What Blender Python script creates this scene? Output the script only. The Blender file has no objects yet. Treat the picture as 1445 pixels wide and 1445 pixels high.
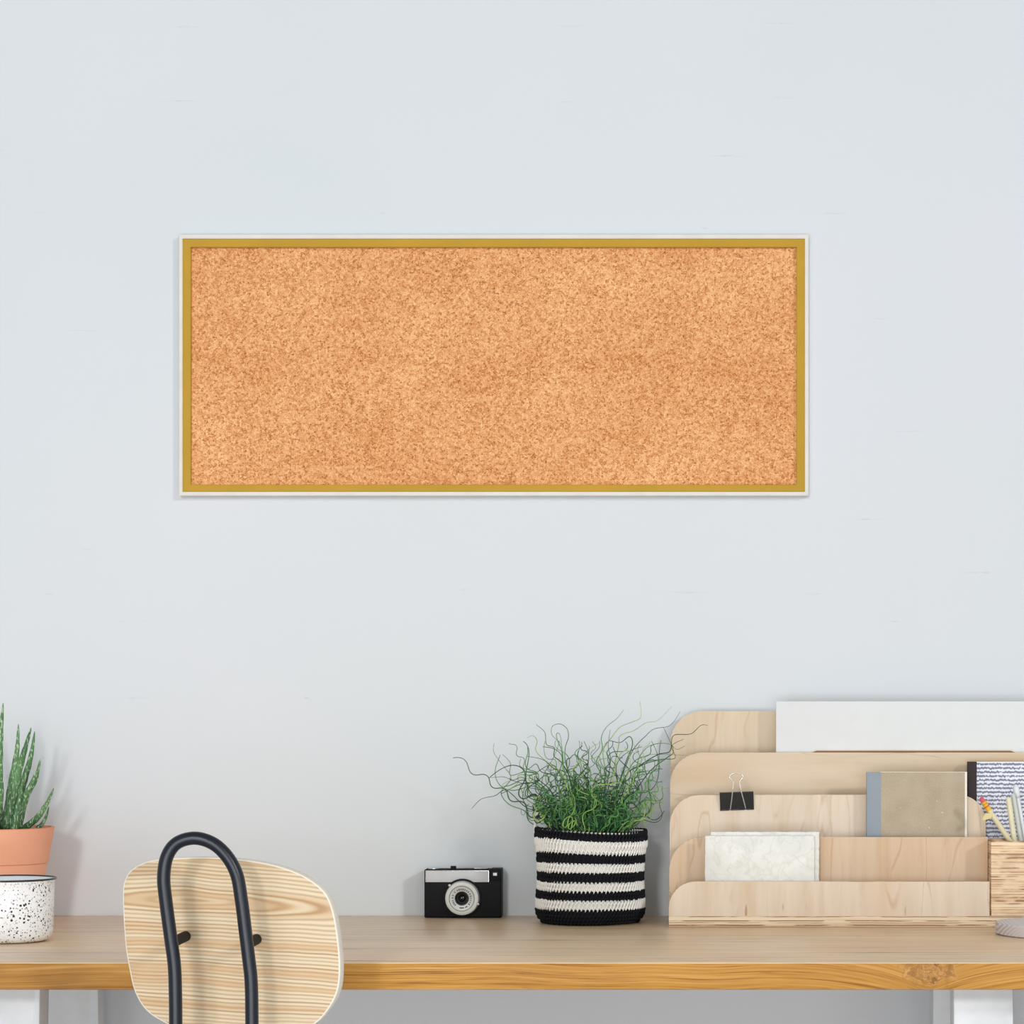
import bpy, bmesh, math, random
from mathutils import Vector, Matrix
random.seed(7)
S = bpy.context.scene
C = S.collection
# ---------------------------------------------------------------- camera
D = 3.75                      # lens to wall, metres (wall plane is y = 0)
F = 1050.0 * D                # focal length in pixels of a 1445 px frame
CX, CZ = 0.264, 1.047         # lens position
VX, VY = 1000.0, 980.0        # principal point (shifted lens)
cam = bpy.data.cameras.new('camera'); camo = bpy.data.objects.new('camera', cam); C.objects.link(camo)
camo.location = (CX, -D, CZ); camo.rotation_euler = (math.pi / 2, 0, 0)
cam.sensor_width = 36.0; cam.lens = 36.0 * F / 1445.0
cam.shift_x = (722.5 - VX) / 1445.0; cam.shift_y = (VY - 722.5) / 1445.0
cam.clip_start = 0.05; S.camera = camo
# ---------------------------------------------------------------- light
w = bpy.data.worlds.new('world'); S.world = w; w.use_nodes = True
wt = w.node_tree; bgn = wt.nodes['Background']; bgn.inputs[1].default_value = 1.0
wc = wt.nodes.new('ShaderNodeTexCoord'); wx = wt.nodes.new('ShaderNodeSeparateXYZ'); wr = wt.nodes.new('ShaderNodeValToRGB')
wt.links.new(wc.outputs['Generated'], wx.inputs[0]); wt.links.new(wx.outputs[2], wr.inputs[0]); wt.links.new(wr.outputs[0], bgn.inputs[0])
wr.color_ramp.elements[0].position = 0.05; wr.color_ramp.elements[0].color = (0.575, 0.600, 0.613, 1)   # bright walls of the room
wr.color_ramp.elements[1].position = 0.85; wr.color_ramp.elements[1].color = (0.355, 0.370, 0.380, 1)      # dimmer ceiling
def sun(name, az, el, strength, angle, col):
    # az: degrees to the right of the viewing axis, el: height above the horizon
    l = bpy.data.lights.new(name, 'SUN'); l.energy = strength; l.angle = math.radians(angle); l.color = col
    o = bpy.data.objects.new(name, l); C.objects.link(o)
    a, e = math.radians(az), math.radians(el)
    d = Vector((math.sin(a) * math.cos(e), -math.cos(a) * math.cos(e), math.sin(e)))
    o.rotation_euler = d.to_track_quat('Z', 'Y').to_euler(); o.location = d * 3 + Vector((0, 0, 1.5))
sun('daylight_left', -9, 14, 0.70, 6, (1.0, 0.985, 0.96))
sun('daylight_right', 40, 19, 0.72, 5, (1.0, 0.99, 0.97))
al_ = bpy.data.lights.new('low_fill_light', 'AREA'); al_.shape = 'RECTANGLE'; al_.size = 3.2; al_.size_y = 0.9; al_.energy = 50; al_.color = (0.97, 0.985, 1.0)  # unseen fill behind the lens, added to brighten lower wall and desk legs
ao = bpy.data.objects.new('low_fill_light', al_); C.objects.link(ao); ao.location = (-0.2, -4.0, 0.55); ao.rotation_euler = (math.pi / 2, 0, 0)
vs = S.view_settings
vs.view_transform = 'Standard'; vs.look = 'None'; vs.exposure = -0.11; vs.gamma = 1.0; vs.use_curve_mapping = False

# ---------------------------------------------------------------- helpers
def P(px, py, Y):
    s = F / (D + Y)
    return Vector((CX + (px - VX) / s, Y, CZ - (py - VY) / s))
def XS(px, Y): return CX + (px - VX) * (D + Y) / F
def ZS(py, Y): return CZ - (py - VY) * (D + Y) / F
def tag(o, label=None, cat=None, group=None, kind=None):
    if label: o['label'] = label
    if cat: o['category'] = cat
    if group: o['group'] = group
    if kind: o['kind'] = kind
    return o
def thing(name, loc, label, cat, group=None):
    o = bpy.data.objects.new(name, None); C.objects.link(o); o.location = loc; o.empty_display_size = 0.02
    return tag(o, label, cat, group)
def base_of(o):
    v = Vector((0, 0, 0))
    while o: v += o.location; o = o.parent
    return v
def link(name, bm, mats, parent=None, smooth=False, origin=None):
    me = bpy.data.meshes.new(name)
    org = base_of(parent) if parent else (Vector(origin) if origin else Vector((0, 0, 0)))
    bmesh.ops.translate(bm, verts=bm.verts, vec=-org)
    bmesh.ops.recalc_face_normals(bm, faces=bm.faces)
    bm.to_mesh(me); bm.free()
    if smooth is True: me.polygons.foreach_set('use_smooth', [True] * len(me.polygons))
    elif smooth:
        me.polygons.foreach_set('use_smooth', [True] * len(me.polygons)); me.set_sharp_from_angle(angle=math.radians(smooth))
    for m in (mats if isinstance(mats, (list, tuple)) else [mats]): me.materials.append(m)
    o = bpy.data.objects.new(name, me); C.objects.link(o)
    if parent: o.parent = parent
    else: o.location = org
    return o
def join(*bms):
    out = bmesh.new()
    for b in bms:
        me = bpy.data.meshes.new('t'); b.to_mesh(me); b.free(); out.from_mesh(me); bpy.data.meshes.remove(me)
    return out
def box(x0, x1, y0, y1, z0, z1, bev=0.0, seg=2):
    bm = bmesh.new()
    bmesh.ops.create_cube(bm, size=1)
    for v in bm.verts:
        v.co = Vector((x0 if v.co.x < 0 else x1, y0 if v.co.y < 0 else y1, z0 if v.co.z < 0 else z1))
    if bev: bmesh.ops.bevel(bm, geom=list(bm.edges), offset=bev, segments=seg, affect='EDGES', profile=0.5)
    return bm
def prism(pts, off, bev=0.0, side_mat=0, seg=2):
    """closed outline of 3-D points, extruded by the vector off"""
    bm = bmesh.new()
    vs_ = [bm.verts.new(p) for p in pts]; f = bm.faces.new(vs_)
    r = bmesh.ops.extrude_face_region(bm, geom=[f])
    nv = [g for g in r['geom'] if isinstance(g, bmesh.types.BMVert)]
    bmesh.ops.translate(bm, verts=nv, vec=off)
    caps = [g for g in r['geom'] if isinstance(g, bmesh.types.BMFace)] + [f]
    for fc in bm.faces: fc.material_index = 0 if fc in caps else side_mat
    if bev:
        es = [e for e in bm.edges if any(a in caps for a in e.link_faces) and not all(a in caps for a in e.link_faces)]
        bmesh.ops.bevel(bm, geom=es, offset=bev, segments=seg, affect='EDGES', profile=0.5, material=side_mat)
    return bm
def lathe(prof, c=(0, 0, 0), n=64, axis='Z', closed=False):
    """prof: list of (radius, height)"""
    bm = bmesh.new(); rings = []
    for r, h in prof:
        if r < 1e-6: rings.append([bm.verts.new((0, 0, h))]); continue
        rings.append([bm.verts.new((r * math.cos(2 * math.pi * i / n), r * math.sin(2 * math.pi * i / n), h)) for i in range(n)])
    pairs = list(zip(rings[:-1], rings[1:]))
    if closed: pairs.append((rings[-1], rings[0]))
    for a, b in pairs:
        for i in range(n):
            j = (i + 1) % n
            if len(a) == 1 and len(b) == 1: continue
            if len(a) == 1: bm.faces.new((a[0], b[j], b[i]))
            elif len(b) == 1: bm.faces.new((a[i], a[j], b[0]))
            else: bm.faces.new((a[i], a[j], b[j], b[i]))
    if axis == 'Y': bmesh.ops.rotate(bm, verts=bm.verts, matrix=Matrix.Rotation(math.pi / 2, 3, 'X'))   # height -> -Y
    bmesh.ops.translate(bm, verts=bm.verts, vec=c)
    return bm
def catmull(pts, k=6, closed=False):
    pts = [Vector(p) for p in pts]; out = []; n = len(pts)
    g = (lambda i: pts[i % n]) if closed else (lambda i: pts[max(0, min(n - 1, i))])
    for i in range(n if closed else n - 1):
        a, b, c, d = g(i - 1), g(i), g(i + 1), g(i + 2)
        for j in range(k):
            t = j / k
            out.append(0.5 * ((2 * b) + (c - a) * t + (2 * a - 5 * b + 4 * c - d) * t * t + (3 * b - a - 3 * c + d) * t ** 3))
    if not closed: out.append(pts[-1].copy())
    return out
def tube_data(pts, rad, n=8, verts=None, faces=None, mats=None, mi=0, cap=True, flat=1.0):
    verts = [] if verts is None else verts; faces = [] if faces is None else faces
    m = len(pts); rf = rad if callable(rad) else (lambda t: rad)
    base = len(verts); T = (pts[1] - pts[0]).normalized()
    N = T.orthogonal().normalized()
    for i, p in enumerate(pts):
        t2 = (pts[min(m - 1, i + 1)] - pts[max(0, i - 1)])
        if t2.length > 1e-9: T = t2.normalized()
        N = (N - T * N.dot(T)); N = N.normalized() if N.length > 1e-6 else T.orthogonal().normalized()
        B = T.cross(N); r = rf(i / (m - 1))
        for k in range(n):
            a = 2 * math.pi * k / n
            verts.append(p + N * (r * math.cos(a)) + B * (r * math.sin(a) * flat))
    nf = 0
    for i in range(m - 1):
        for k in range(n):
            a = base + i * n + k; b = base + i * n + (k + 1) % n
            faces.append((a, b, b + n, a + n)); nf += 1
    if cap:
        faces.append(tuple(base + k for k in range(n))[::-1]); faces.append(tuple(base + (m - 1) * n + k for k in range(n))); nf += 2
    if mats is not None: mats += [mi] * nf
    return verts, faces
def from_data(verts, faces, mats=None):
    me = bpy.data.meshes.new('t'); me.from_pydata([tuple(v) for v in verts], [], faces)
    if mats: me.polygons.foreach_set('material_index', mats)
    bm = bmesh.new(); bm.from_mesh(me); bpy.data.meshes.remove(me); return bm
def tube(pts, rad, n=12, cap=True): return from_data(*tube_data([Vector(p) for p in pts], rad, n, cap=cap))

# ---------------------------------------------------------------- materials
def lin(c):
    return tuple((v / 255 / 12.92 if v / 255 <= 0.04045 else ((v / 255 + 0.055) / 1.055) ** 2.4) for v in c)
class NT:
    def __init__(s, name, rough=0.6, metal=0.0, spec=0.5):
        s.m = bpy.data.materials.new(name); s.m.use_nodes = True; s.t = s.m.node_tree
        s.b = s.t.nodes['Principled BSDF']; s.b.inputs['Roughness'].default_value = rough
        s.b.inputs['Metallic'].default_value = metal; s.b.inputs['Specular IOR Level'].default_value = spec
        s.tc = s.t.nodes.new('ShaderNodeTexCoord')
    def L(s, a, b): s.t.links.new(a, b)
    def put(s, sock, v):
        if hasattr(v, 'is_output'): s.L(v, sock)
        elif isinstance(v, (tuple, list)) and len(v) == 3 and sock.type == 'RGBA': sock.default_value = (*v, 1)
        else: sock.default_value = v
    def map(s, scale=(1, 1, 1), loc=(0, 0, 0), rot=(0, 0, 0), vec=None):
        n = s.t.nodes.new('ShaderNodeMapping'); s.L(vec or s.tc.outputs['Object'], n.inputs[0])
        n.inputs['Location'].default_value = loc; n.inputs['Rotation'].default_value = rot; n.inputs['Scale'].default_value = scale
        return n.outputs[0]
    def noise(s, vec, scale=1.0, detail=3.0, rough=0.5, dist=0.0):
        n = s.t.nodes.new('ShaderNodeTexNoise'); s.L(vec, n.inputs['Vector']); n.inputs['Scale'].default_value = scale
        n.inputs['Detail'].default_value = detail; n.inputs['Roughness'].default_value = rough; n.inputs['Distortion'].default_value = dist
        return n.outputs['Fac']
    def voro(s, vec, scale=1.0, out='Distance', feature='F1', rand=1.0):
        n = s.t.nodes.new('ShaderNodeTexVoronoi'); n.feature = feature; s.L(vec, n.inputs['Vector']); n.inputs['Scale'].default_value = scale
        n.inputs['Randomness'].default_value = rand
        return n.outputs[out]
    def ramp(s, fac, stops, interp='LINEAR'):
        n = s.t.nodes.new('ShaderNodeValToRGB'); s.L(fac, n.inputs[0]); cr = n.color_ramp; cr.interpolation = interp
        while len(cr.elements) < len(stops): cr.elements.new(0.5)
        for e, (p, c) in zip(cr.elements, stops):
            e.position = p; e.color = (*c, 1) if isinstance(c, tuple) else (c, c, c, 1)
        return n.outputs[0]
    def mix(s, fac, a, b, mode='MIX'):
        n = s.t.nodes.new('ShaderNodeMix'); n.data_type = 'RGBA'; n.blend_type = mode
        s.put(n.inputs[0], fac); s.put(n.inputs[6], a); s.put(n.inputs[7], b); return n.outputs[2]
    def math(s, op, a, b=0.0, c=0.0):
        n = s.t.nodes.new('ShaderNodeMath'); n.operation = op
        for i, v in enumerate((a, b, c)): s.put(n.inputs[i], v)
        return n.outputs[0]
    def xyz(s, vec=None):
        n = s.t.nodes.new('ShaderNodeSeparateXYZ'); s.L(vec or s.tc.outputs['Object'], n.inputs[0]); return n.outputs
    def comb(s, x, y, z):
        n = s.t.nodes.new('ShaderNodeCombineXYZ')
        for i, v in enumerate((x, y, z)): s.put(n.inputs[i], v)
        return n.outputs[0]
    def color(s, v): s.put(s.b.inputs['Base Color'], v); return s
    def bump(s, h, strength=0.3, dist=0.001):
        n = s.t.nodes.new('ShaderNodeBump'); s.L(h, n.inputs['Height']); n.inputs['Strength'].default_value = strength
        n.inputs['Distance'].default_value = dist; s.L(n.outputs[0], s.b.inputs['Normal']); return s
def plain(name, c, rough=0.5, metal=0.0, spec=0.5, var=0.04, scale=40):
    n = NT(name, rough, metal, spec); l = lin(c)
    f = n.noise(n.map(), scale, 3)
    n.color(n.ramp(f, [(0.3, tuple(v * (1 - var) for v in l)), (0.7, tuple(min(1, v * (1 + var)) for v in l))])); return n.m

# ---- painted wall with faint trowel marks
def wall_mat():
    n = NT('wall_paint', 0.75, 0, 0.3)
    base = n.ramp(n.noise(n.map((1, 1, 1)), 1.6, 3), [(0.3, lin((214, 220, 223))), (0.7, lin((219, 222, 227)))])
    marks = [(258, 38, 30), (255, 143, 34), (803, 37, 24), (1098, 33, 25), (795, 144, 30), (1100, 138, 28), (1028, 220, 30), (3, 212, 5),
             (58, 300, 12), (540, 301, 6), (995, 322, 8), (1176, 301, 26), (116, 467, 28), (1247, 449, 26), (1282, 609, 24), (1225, 733, 28),
             (128, 775, 16), (70, 838, 8), (188, 877, 28), (188, 985, 28), (1385, 808, 30), (1146, 838, 16), (965, 836, 42), (656, 832, 10), (432, 985, 6), (1262, 877, 10)]
    tot = None
    for px, py, hw in marks:
        X, Z = XS(px, 0), ZS(py, 0); sx = 1050.0 / hw; sz = 1050.0 / 2.0
        g = n.t.nodes.new('ShaderNodeTexGradient'); g.gradient_type = 'SPHERICAL'
        rot = 0.02
        n.L(n.map((sx, 0.0, sz), (-X * sx, 0, -Z * sz)), g.inputs[0])
        tot = g.outputs['Fac'] if tot is None else n.math('ADD', tot, g.outputs['Fac'])
    br = n.ramp(n.noise(n.map((60, 1, 500)), 1.0, 2), [(0.45, 0.0), (0.6, 1.0)])
    k = n.math('MULTIPLY', n.math('MULTIPLY', n.math('MINIMUM', tot, 1.0), br), 0.8)
    n.color(n.mix(k, base, lin((196, 201, 206))))
    n.bump(n.noise(n.map((3, 1, 30)), 1.0, 4), 0.1, 0.0006); return n.m
def cork_mat():
    n = NT('cork', 0.9, 0, 0.1); v = n.map((1, 1, 1.15))
    f = n.noise(v, 520, 2.5, 0.62)
    g = n.voro(n.map(), 330, 'Color')
    gs = n.t.nodes.new('ShaderNodeSeparateColor'); n.L(g, gs.inputs[0])
    a = n.math('ADD', n.math('MULTIPLY', f, 0.78), n.math('MULTIPLY', gs.outputs[0], 0.22))
    c = n.ramp(a, [(0.28, lin((146, 88, 50))), (0.40, lin((212, 146, 92))), (0.50, lin((234, 171, 116))), (0.60, lin((246, 188, 136))), (0.70, lin((255, 214, 164)))])
    big = n.ramp(n.noise(n.map((1, 1, 1.3)), 7, 4, 0.6), [(0.3, lin((240, 228, 218))), (0.7, (1, 1, 1))])
    sp = n.ramp(n.noise(n.map((1, 1, 1.6)), 75, 1), [(0.70, 0.0), (0.76, 1.0)])
    c = n.mix(1.0, c, big, 'MULTIPLY'); c = n.mix(n.math('MULTIPLY', sp, 0.5), c, lin((246, 200, 138)))
    n.color(c).bump(f, 0.25, 0.001); return n.m
def desk_mat():
    n = NT('oak_desk', 0.3, 0, 0.5); x, y, z = n.xyz()
    X0, Z0 = XS(1312, -0.656), 0.7365
    dx = n.math('SQRT', n.math('ADD', n.math('POWER', n.math('SUBTRACT', x, X0), 2), 0.00012))
    front = n.math('LESS_THAN', y, -0.656 + 0.33 + 0.0016)
    k = n.math('MULTIPLY', n.math('EXPONENT', n.math('MULTIPLY', dx, -18.0)), n.math('MULTIPLY', front, 0.032))
    lw = n.math('MULTIPLY', n.math('SUBTRACT', n.noise(n.map((2.2, 1, 1)), 1.5, 2), 0.5), 0.03)
    psi = n.math('ADD', n.math('ADD', z, k), lw)
    v = n.comb(n.math('MULTIPLY', x, 2.2), n.math('MULTIPLY', y, 26), n.math('MULTIPLY', psi, 230))
    f1 = n.noise(v, 1.0, 4, 0.6, 0.3)
    v2 = n.comb(n.math('MULTIPLY', x, 10), n.math('MULTIPLY', y, 160), n.math('MULTIPLY', psi, 620))
    f2 = n.noise(v2, 1.0, 3, 0.6)
    f = n.math('ADD', n.math('MULTIPLY', f1, 0.55), n.math('MULTIPLY', f2, 0.45))
    c = n.ramp(f, [(0.36, lin((160, 102, 38))), (0.43, lin((202, 146, 62))), (0.53, lin((219, 163, 78))), (0.66, lin((232, 184, 104)))])
    vl = n.comb(n.math('MULTIPLY', x, 1.7), n.math('MULTIPLY', y, 55), n.math('MULTIPLY', psi, 190))
    for sc_, th_, am_ in ((1.0, 0.50, 0.75), (2.1, 0.47, 0.5), (3.7, 0.52, 0.4)):
        gl = n.math('ABSOLUTE', n.math('SUBTRACT', n.noise(vl, sc_, 2, 0.5, 0.1), th_))
        on = n.ramp(n.noise(n.map((6, 40, 60), (sc_, 0, 0)), 1.0, 2), [(0.38, 0.2), (0.6, 1.0)])
        c = n.mix(n.math('MULTIPLY', n.ramp(gl, [(0.0, am_), (0.018, 0.0)]), on), c, lin((138, 86, 34)))
    big = n.ramp(n.noise(n.map((1.3, 9, 2)), 1.3, 3), [(0.35, lin((222, 212, 204))), (0.65, (1, 1, 1))])
    c = n.mix(1.0, c, big, 'MULTIPLY')
    # darker brown streaks lying along the boards of the top
    st = n.ramp(n.noise(n.map((3.0, 30, 8), (3.1, 0.4, 0)), 1.0, 3, 0.6), [(0.60, 0.0), (0.72, 1.0)])
    c = n.mix(n.math('MULTIPLY', st, 0.62), c, lin((104, 68, 40)))
    # knot in the front edge
    ex = n.math('DIVIDE', dx, 0.055); ez = n.math('DIVIDE', n.math('SUBTRACT', z, Z0 + 0.003), 0.028)
    ey = n.math('DIVIDE', n.math('ADD', y, 0.656 - 0.33), 0.03)
    r = n.math('SQRT', n.math('ADD', n.math('ADD', n.math('POWER', ex, 2), n.math('POWER', ez, 2)), n.math('POWER', ey, 2)))
    rn = n.math('ADD', r, n.math('MULTIPLY', n.noise(n.map(), 120, 3), 0.7))
    kc = n.ramp(n.noise(n.comb(n.math('MULTIPLY', rn, 9), 0.0, n.math('MULTIPLY', x, 60)), 1.0, 3, 0.6, 1.0),
                [(0.35, lin((112, 72, 36))), (0.5, lin((172, 120, 62))), (0.65, lin((214, 170, 104)))])
    c = n.mix(n.ramp(rn, [(0.75, 0.8), (1.45, 0.0)]), c, kc)
    # top mixed paler: the wall's grazing reflection is painted into its colour
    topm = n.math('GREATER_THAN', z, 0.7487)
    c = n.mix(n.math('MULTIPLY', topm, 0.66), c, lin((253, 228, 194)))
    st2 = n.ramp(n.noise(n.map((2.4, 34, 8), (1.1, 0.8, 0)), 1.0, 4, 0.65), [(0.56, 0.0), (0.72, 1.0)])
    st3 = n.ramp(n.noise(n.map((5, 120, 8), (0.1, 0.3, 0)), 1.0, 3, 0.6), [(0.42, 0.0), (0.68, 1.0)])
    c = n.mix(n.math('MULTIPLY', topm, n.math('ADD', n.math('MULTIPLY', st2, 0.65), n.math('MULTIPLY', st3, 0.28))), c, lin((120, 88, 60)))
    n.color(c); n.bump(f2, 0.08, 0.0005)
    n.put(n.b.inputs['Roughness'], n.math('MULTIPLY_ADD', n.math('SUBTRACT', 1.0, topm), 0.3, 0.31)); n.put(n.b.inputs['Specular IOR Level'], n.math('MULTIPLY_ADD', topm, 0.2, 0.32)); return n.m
def pine_mat():
    n = NT('pine_veneer', 0.5, 0, 0.3); x, y, z = n.xyz()
    wn = n.math('MULTIPLY', n.math('SUBTRACT', n.noise(n.map((7, 7, 10)), 1.0, 2), 0.5), 0.016)
    z1 = n.math('ADD', n.math('SUBTRACT', z, 0.826), wn)
    z1 = n.math('ADD', z1, n.math('MULTIPLY', x, 0.05))
    xx = n.math('MULTIPLY', n.math('ADD', x, 0.02), 0.09)
    u = n.math('SQRT', n.math('ADD', n.math('MULTIPLY', z1, z1), n.math('MULTIPLY', xx, xx)))
    u = n.math('ADD', u, n.math('MULTIPLY', n.noise(n.map((20, 20, 60)), 1.0, 2), 0.0012))
    sn = n.math('MULTIPLY_ADD', n.math('SINE', n.math('MULTIPLY', u, 1560.0)), 0.5, 0.5)
    amp = n.ramp(n.noise(n.comb(n.math('MULTIPLY', u, 130), 3.0, n.math('MULTIPLY', x, 1.5)), 1.0, 2), [(0.3, 0.35), (0.65, 1.0)])
    ln = n.math('MULTIPLY', n.math('POWER', sn, 1.6), amp)
    c = n.mix(n.math('MULTIPLY', ln, 0.9), lin((228, 209, 176)), lin((174, 132, 88)))
    wide = n.ramp(n.noise(n.comb(n.math('MULTIPLY', u, 75), 1.0, n.math('MULTIPLY', x, 1.0)), 1.0, 1), [(0.48, 0.0), (0.56, 1.0)])
    c = n.mix(n.math('MULTIPLY', wide, 0.55), c, lin((204, 160, 112)))
    n.color(c); return n.m
def birch_mat(name, vert=True, tint=(1, 1, 1)):
    n = NT(name, 0.55, 0, 0.3)
    sc = (38, 60, 3.0) if vert else (3.2, 60, 26)
    f = n.noise(n.map(sc), 1.0, 4, 0.6, 0.25)
    fine = n.noise(n.map(tuple(v * 6 for v in sc)), 1.0, 2)
    big = n.noise(n.map((9, 25, 2.2) if vert else (3, 25, 9), (0.3, 0.2, 0.1)), 1.0, 2, 0.5, 0.4)
    c = n.ramp(f, [(0.30, lin((214, 193, 166))), (0.45, lin((222, 205, 184))), (0.62, lin((228, 212, 193))), (0.8, lin((219, 201, 177)))])
    c = n.mix(n.ramp(big, [(0.50, 0.0), (0.72, 0.40)]), c, lin((214, 176, 132)))
    # a few flame shaped figures and fine dark growth lines
    fg = n.noise(n.map((16, 25, 3.2) if vert else (3.0, 25, 20), (1.3, 0.2, 0.6)), 1.0, 3, 0.5, 0.6)
    fine2 = n.math('ABSOLUTE', n.math('SUBTRACT', fg, 0.5))
    c = n.mix(n.math('MULTIPLY', n.ramp(fine2, [(0.0, 0.42), (0.012, 0.0)]), n.ramp(f, [(0.42, 0.0), (0.55, 1.0)])), c, lin((186, 142, 100)))
    c = n.mix(n.ramp(fine, [(0.55, 0.0), (0.75, 0.10)]), c, lin((196, 152, 108)))
    fl = n.noise(n.map((90, 70, 14) if vert else (14, 70, 95), (0.77, 0.31, 0.4)), 1.0, 1)
    c = n.mix(n.ramp(fl, [(0.76, 0.0), (0.80, 0.6)]), c, lin((160, 108, 66)))
    c = n.mix(1.0, c, tint, 'MULTIPLY')
    n.color(c); return n.m
def ply_mat(name, scale, dark, mid, light, th=0.016):
    n = NT(name, 0.6, 0, 0.2)
    a = n.noise(n.map((0.9, 0.9, scale)), 1.0, 2, 0.6, 0.1)
    b = n.noise(n.map((30, 30, scale * 2.0)), 1.0, 2, 0.6)
    ln = n.math('ABSOLUTE', n.math('SUBTRACT', a, 0.52))
    ln2 = n.math('ABSOLUTE', n.math('SUBTRACT', n.noise(n.map((1.2, 1.2, scale * 0.7), (4, 2, 1)), 1.0, 1, 0.5, 0.1), 0.44))
    k = n.math('MAXIMUM', n.ramp(ln, [(th * 0.5, 1.0), (th * 2.2, 0.0)]), n.ramp(ln2, [(th * 0.4, 1.0), (th * 1.8, 0.0)]))
    br = n.ramp(n.noise(n.map((45, 45, scale * 0.5), (1, 2, 3)), 1.0, 2), [(0.38, 0.25), (0.55, 1.0)])
    c = n.ramp(n.math('ADD', n.math('MULTIPLY', a, 0.7), n.math('MULTIPLY', b, 0.3)), [(0.40, lin(mid)), (0.58, lin(light))])
    n.color(n.mix(n.math('MULTIPLY', n.math('MULTIPLY', k, br), 0.85), c, lin(dark))).bump(b, 0.3, 0.0008); return n.m
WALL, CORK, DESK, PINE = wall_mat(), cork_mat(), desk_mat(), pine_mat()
BIRCH_V, BIRCH_H = birch_mat('birch_pale'), birch_mat('birch_lengthwise_grain', False, (0.95, 0.92, 0.86))
BIRCH_R, BIRCH_Y = birch_mat('birch_reddish', True, (0.91, 0.82, 0.73)), birch_mat('birch_yellowish', True, (0.94, 0.90, 0.83))
PLY = ply_mat('plywood_edge', 250, (186, 140, 96), (232, 208, 176), (242, 224, 198)); 
def rack_base_mat():
    n = NT('rack_base_plywood', 0.6, 0, 0.2); x, y, z = n.xyz()
    c = n.ramp(n.noise(n.map((5, 5, 300)), 1.0, 2), [(0.35, lin((222, 198, 164))), (0.6, lin((238, 220, 192)))])
    wob = n.math('MULTIPLY', n.math('SUBTRACT', n.noise(n.map((22, 5, 1)), 1.0, 3), 0.5), 0.0016)
    zz = n.math('ADD', z, wob)
    for k_, (z0, w_, a_) in enumerate(((0.0129, 0.00045, 0.9), (0.0078, 0.00050, 1.0), (0.0054, 0.00036, 0.9), (0.0022, 0.00060, 1.0))):
        on = n.ramp(n.noise(n.map((28, 5, 1), (k_ * 7.1, 0, 0)), 1.0, 2), [(0.40, 0.15), (0.52, 1.0)])
        m_ = n.math('MULTIPLY', n.math('LESS_THAN', n.math('ABSOLUTE', n.math('SUBTRACT', zz, z0)), w_), n.math('MULTIPLY', on, a_))
        c = n.mix(m_, c, lin((132, 82, 48)))
    n.color(c); return n.m
RACKBASE = rack_base_mat(); PLYBOX = ply_mat('layered_plywood', 290, (138, 84, 48), (234, 200, 160), (246, 224, 192))
GOLD = plain('gold_frame', (190, 148, 42), 0.55, 0.0, 0.25, 0.06, 12); CREAM = plain('cream_lip', (222, 218, 208), 0.5)
RUBBER = plain('black_rubber', (22, 22, 23), 0.7, 0, 0.2, 0.02); WHITE = plain('white_paint', (216, 222, 227), 0.35); STEEL = plain('dark_blue_steel', (14, 21, 34), 0.34, 0.0, 0.5, 0.02)
IVORY = plain('ivory_ply_edge', (240, 232, 216), 0.5)
BLACK = plain('black_leatherette', (14, 15, 18), 0.6, 0, 0.2); GLOSSB = plain('black_gloss', (12, 13, 18), 0.08)
SILVER = plain('brushed_silver', (204, 206, 209), 0.6, 0.1, 0.3); CHROME = plain('chrome', (222, 222, 220), 0.2, 0.8)

# ================================================================ the setting
tag(link('wall_back', box(-3.2, 3.2, 0.0, 0.10, 0, 3.0), WALL), kind='structure')
fm = plain('pale_floor', (200, 204, 210), 0.6, var=0.02, scale=3)
tag(link('floor', box(-3.2, 3.2, -4.6, 0.0, -0.08, 0.0), fm), kind='structure')

# ================================================================ desk
ZT = 0.75; YF = -0.656
desk = thing('desk', (0, -0.33, 0), 'long desk with golden oak top and white trestle legs along the pale wall', 'desk')
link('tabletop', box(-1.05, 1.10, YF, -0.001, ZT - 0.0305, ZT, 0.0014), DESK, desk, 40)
def leg(x0, x1, yt, yb, t=0.045):
    z1 = ZT - 0.0306
    pts = []
    bm = bmesh.new(); r = 0.006
    out = [(x0, z1), (x0, 0.0), (x1, 0.0), (x1, z1 - r), (x1 - r * 0.3, z1 - r * 0.3), (x1 - r, z1)]
    bm = prism([(x, yt if z > 0.3 else yb, z) for x, z in out], (0, t, 0), 0.003)
    return bm
for x0, x1, f0, f1 in ((-0.601, -0.531, -0.566, -0.4977), (0.556, 0.627, 0.5427, 0.6113)):
    link('leg', leg(f0, f1, -0.57, -0.62), WHITE, desk, 40)
    link('leg', leg(x0, x1, -0.12, -0.07), WHITE, desk, 40)
    link('crossbar', box(x0 + 0.030, x1 - 0.030, -0.565, -0.055, 0.20, 0.24, 0.003), WHITE, desk, 40)

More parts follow.
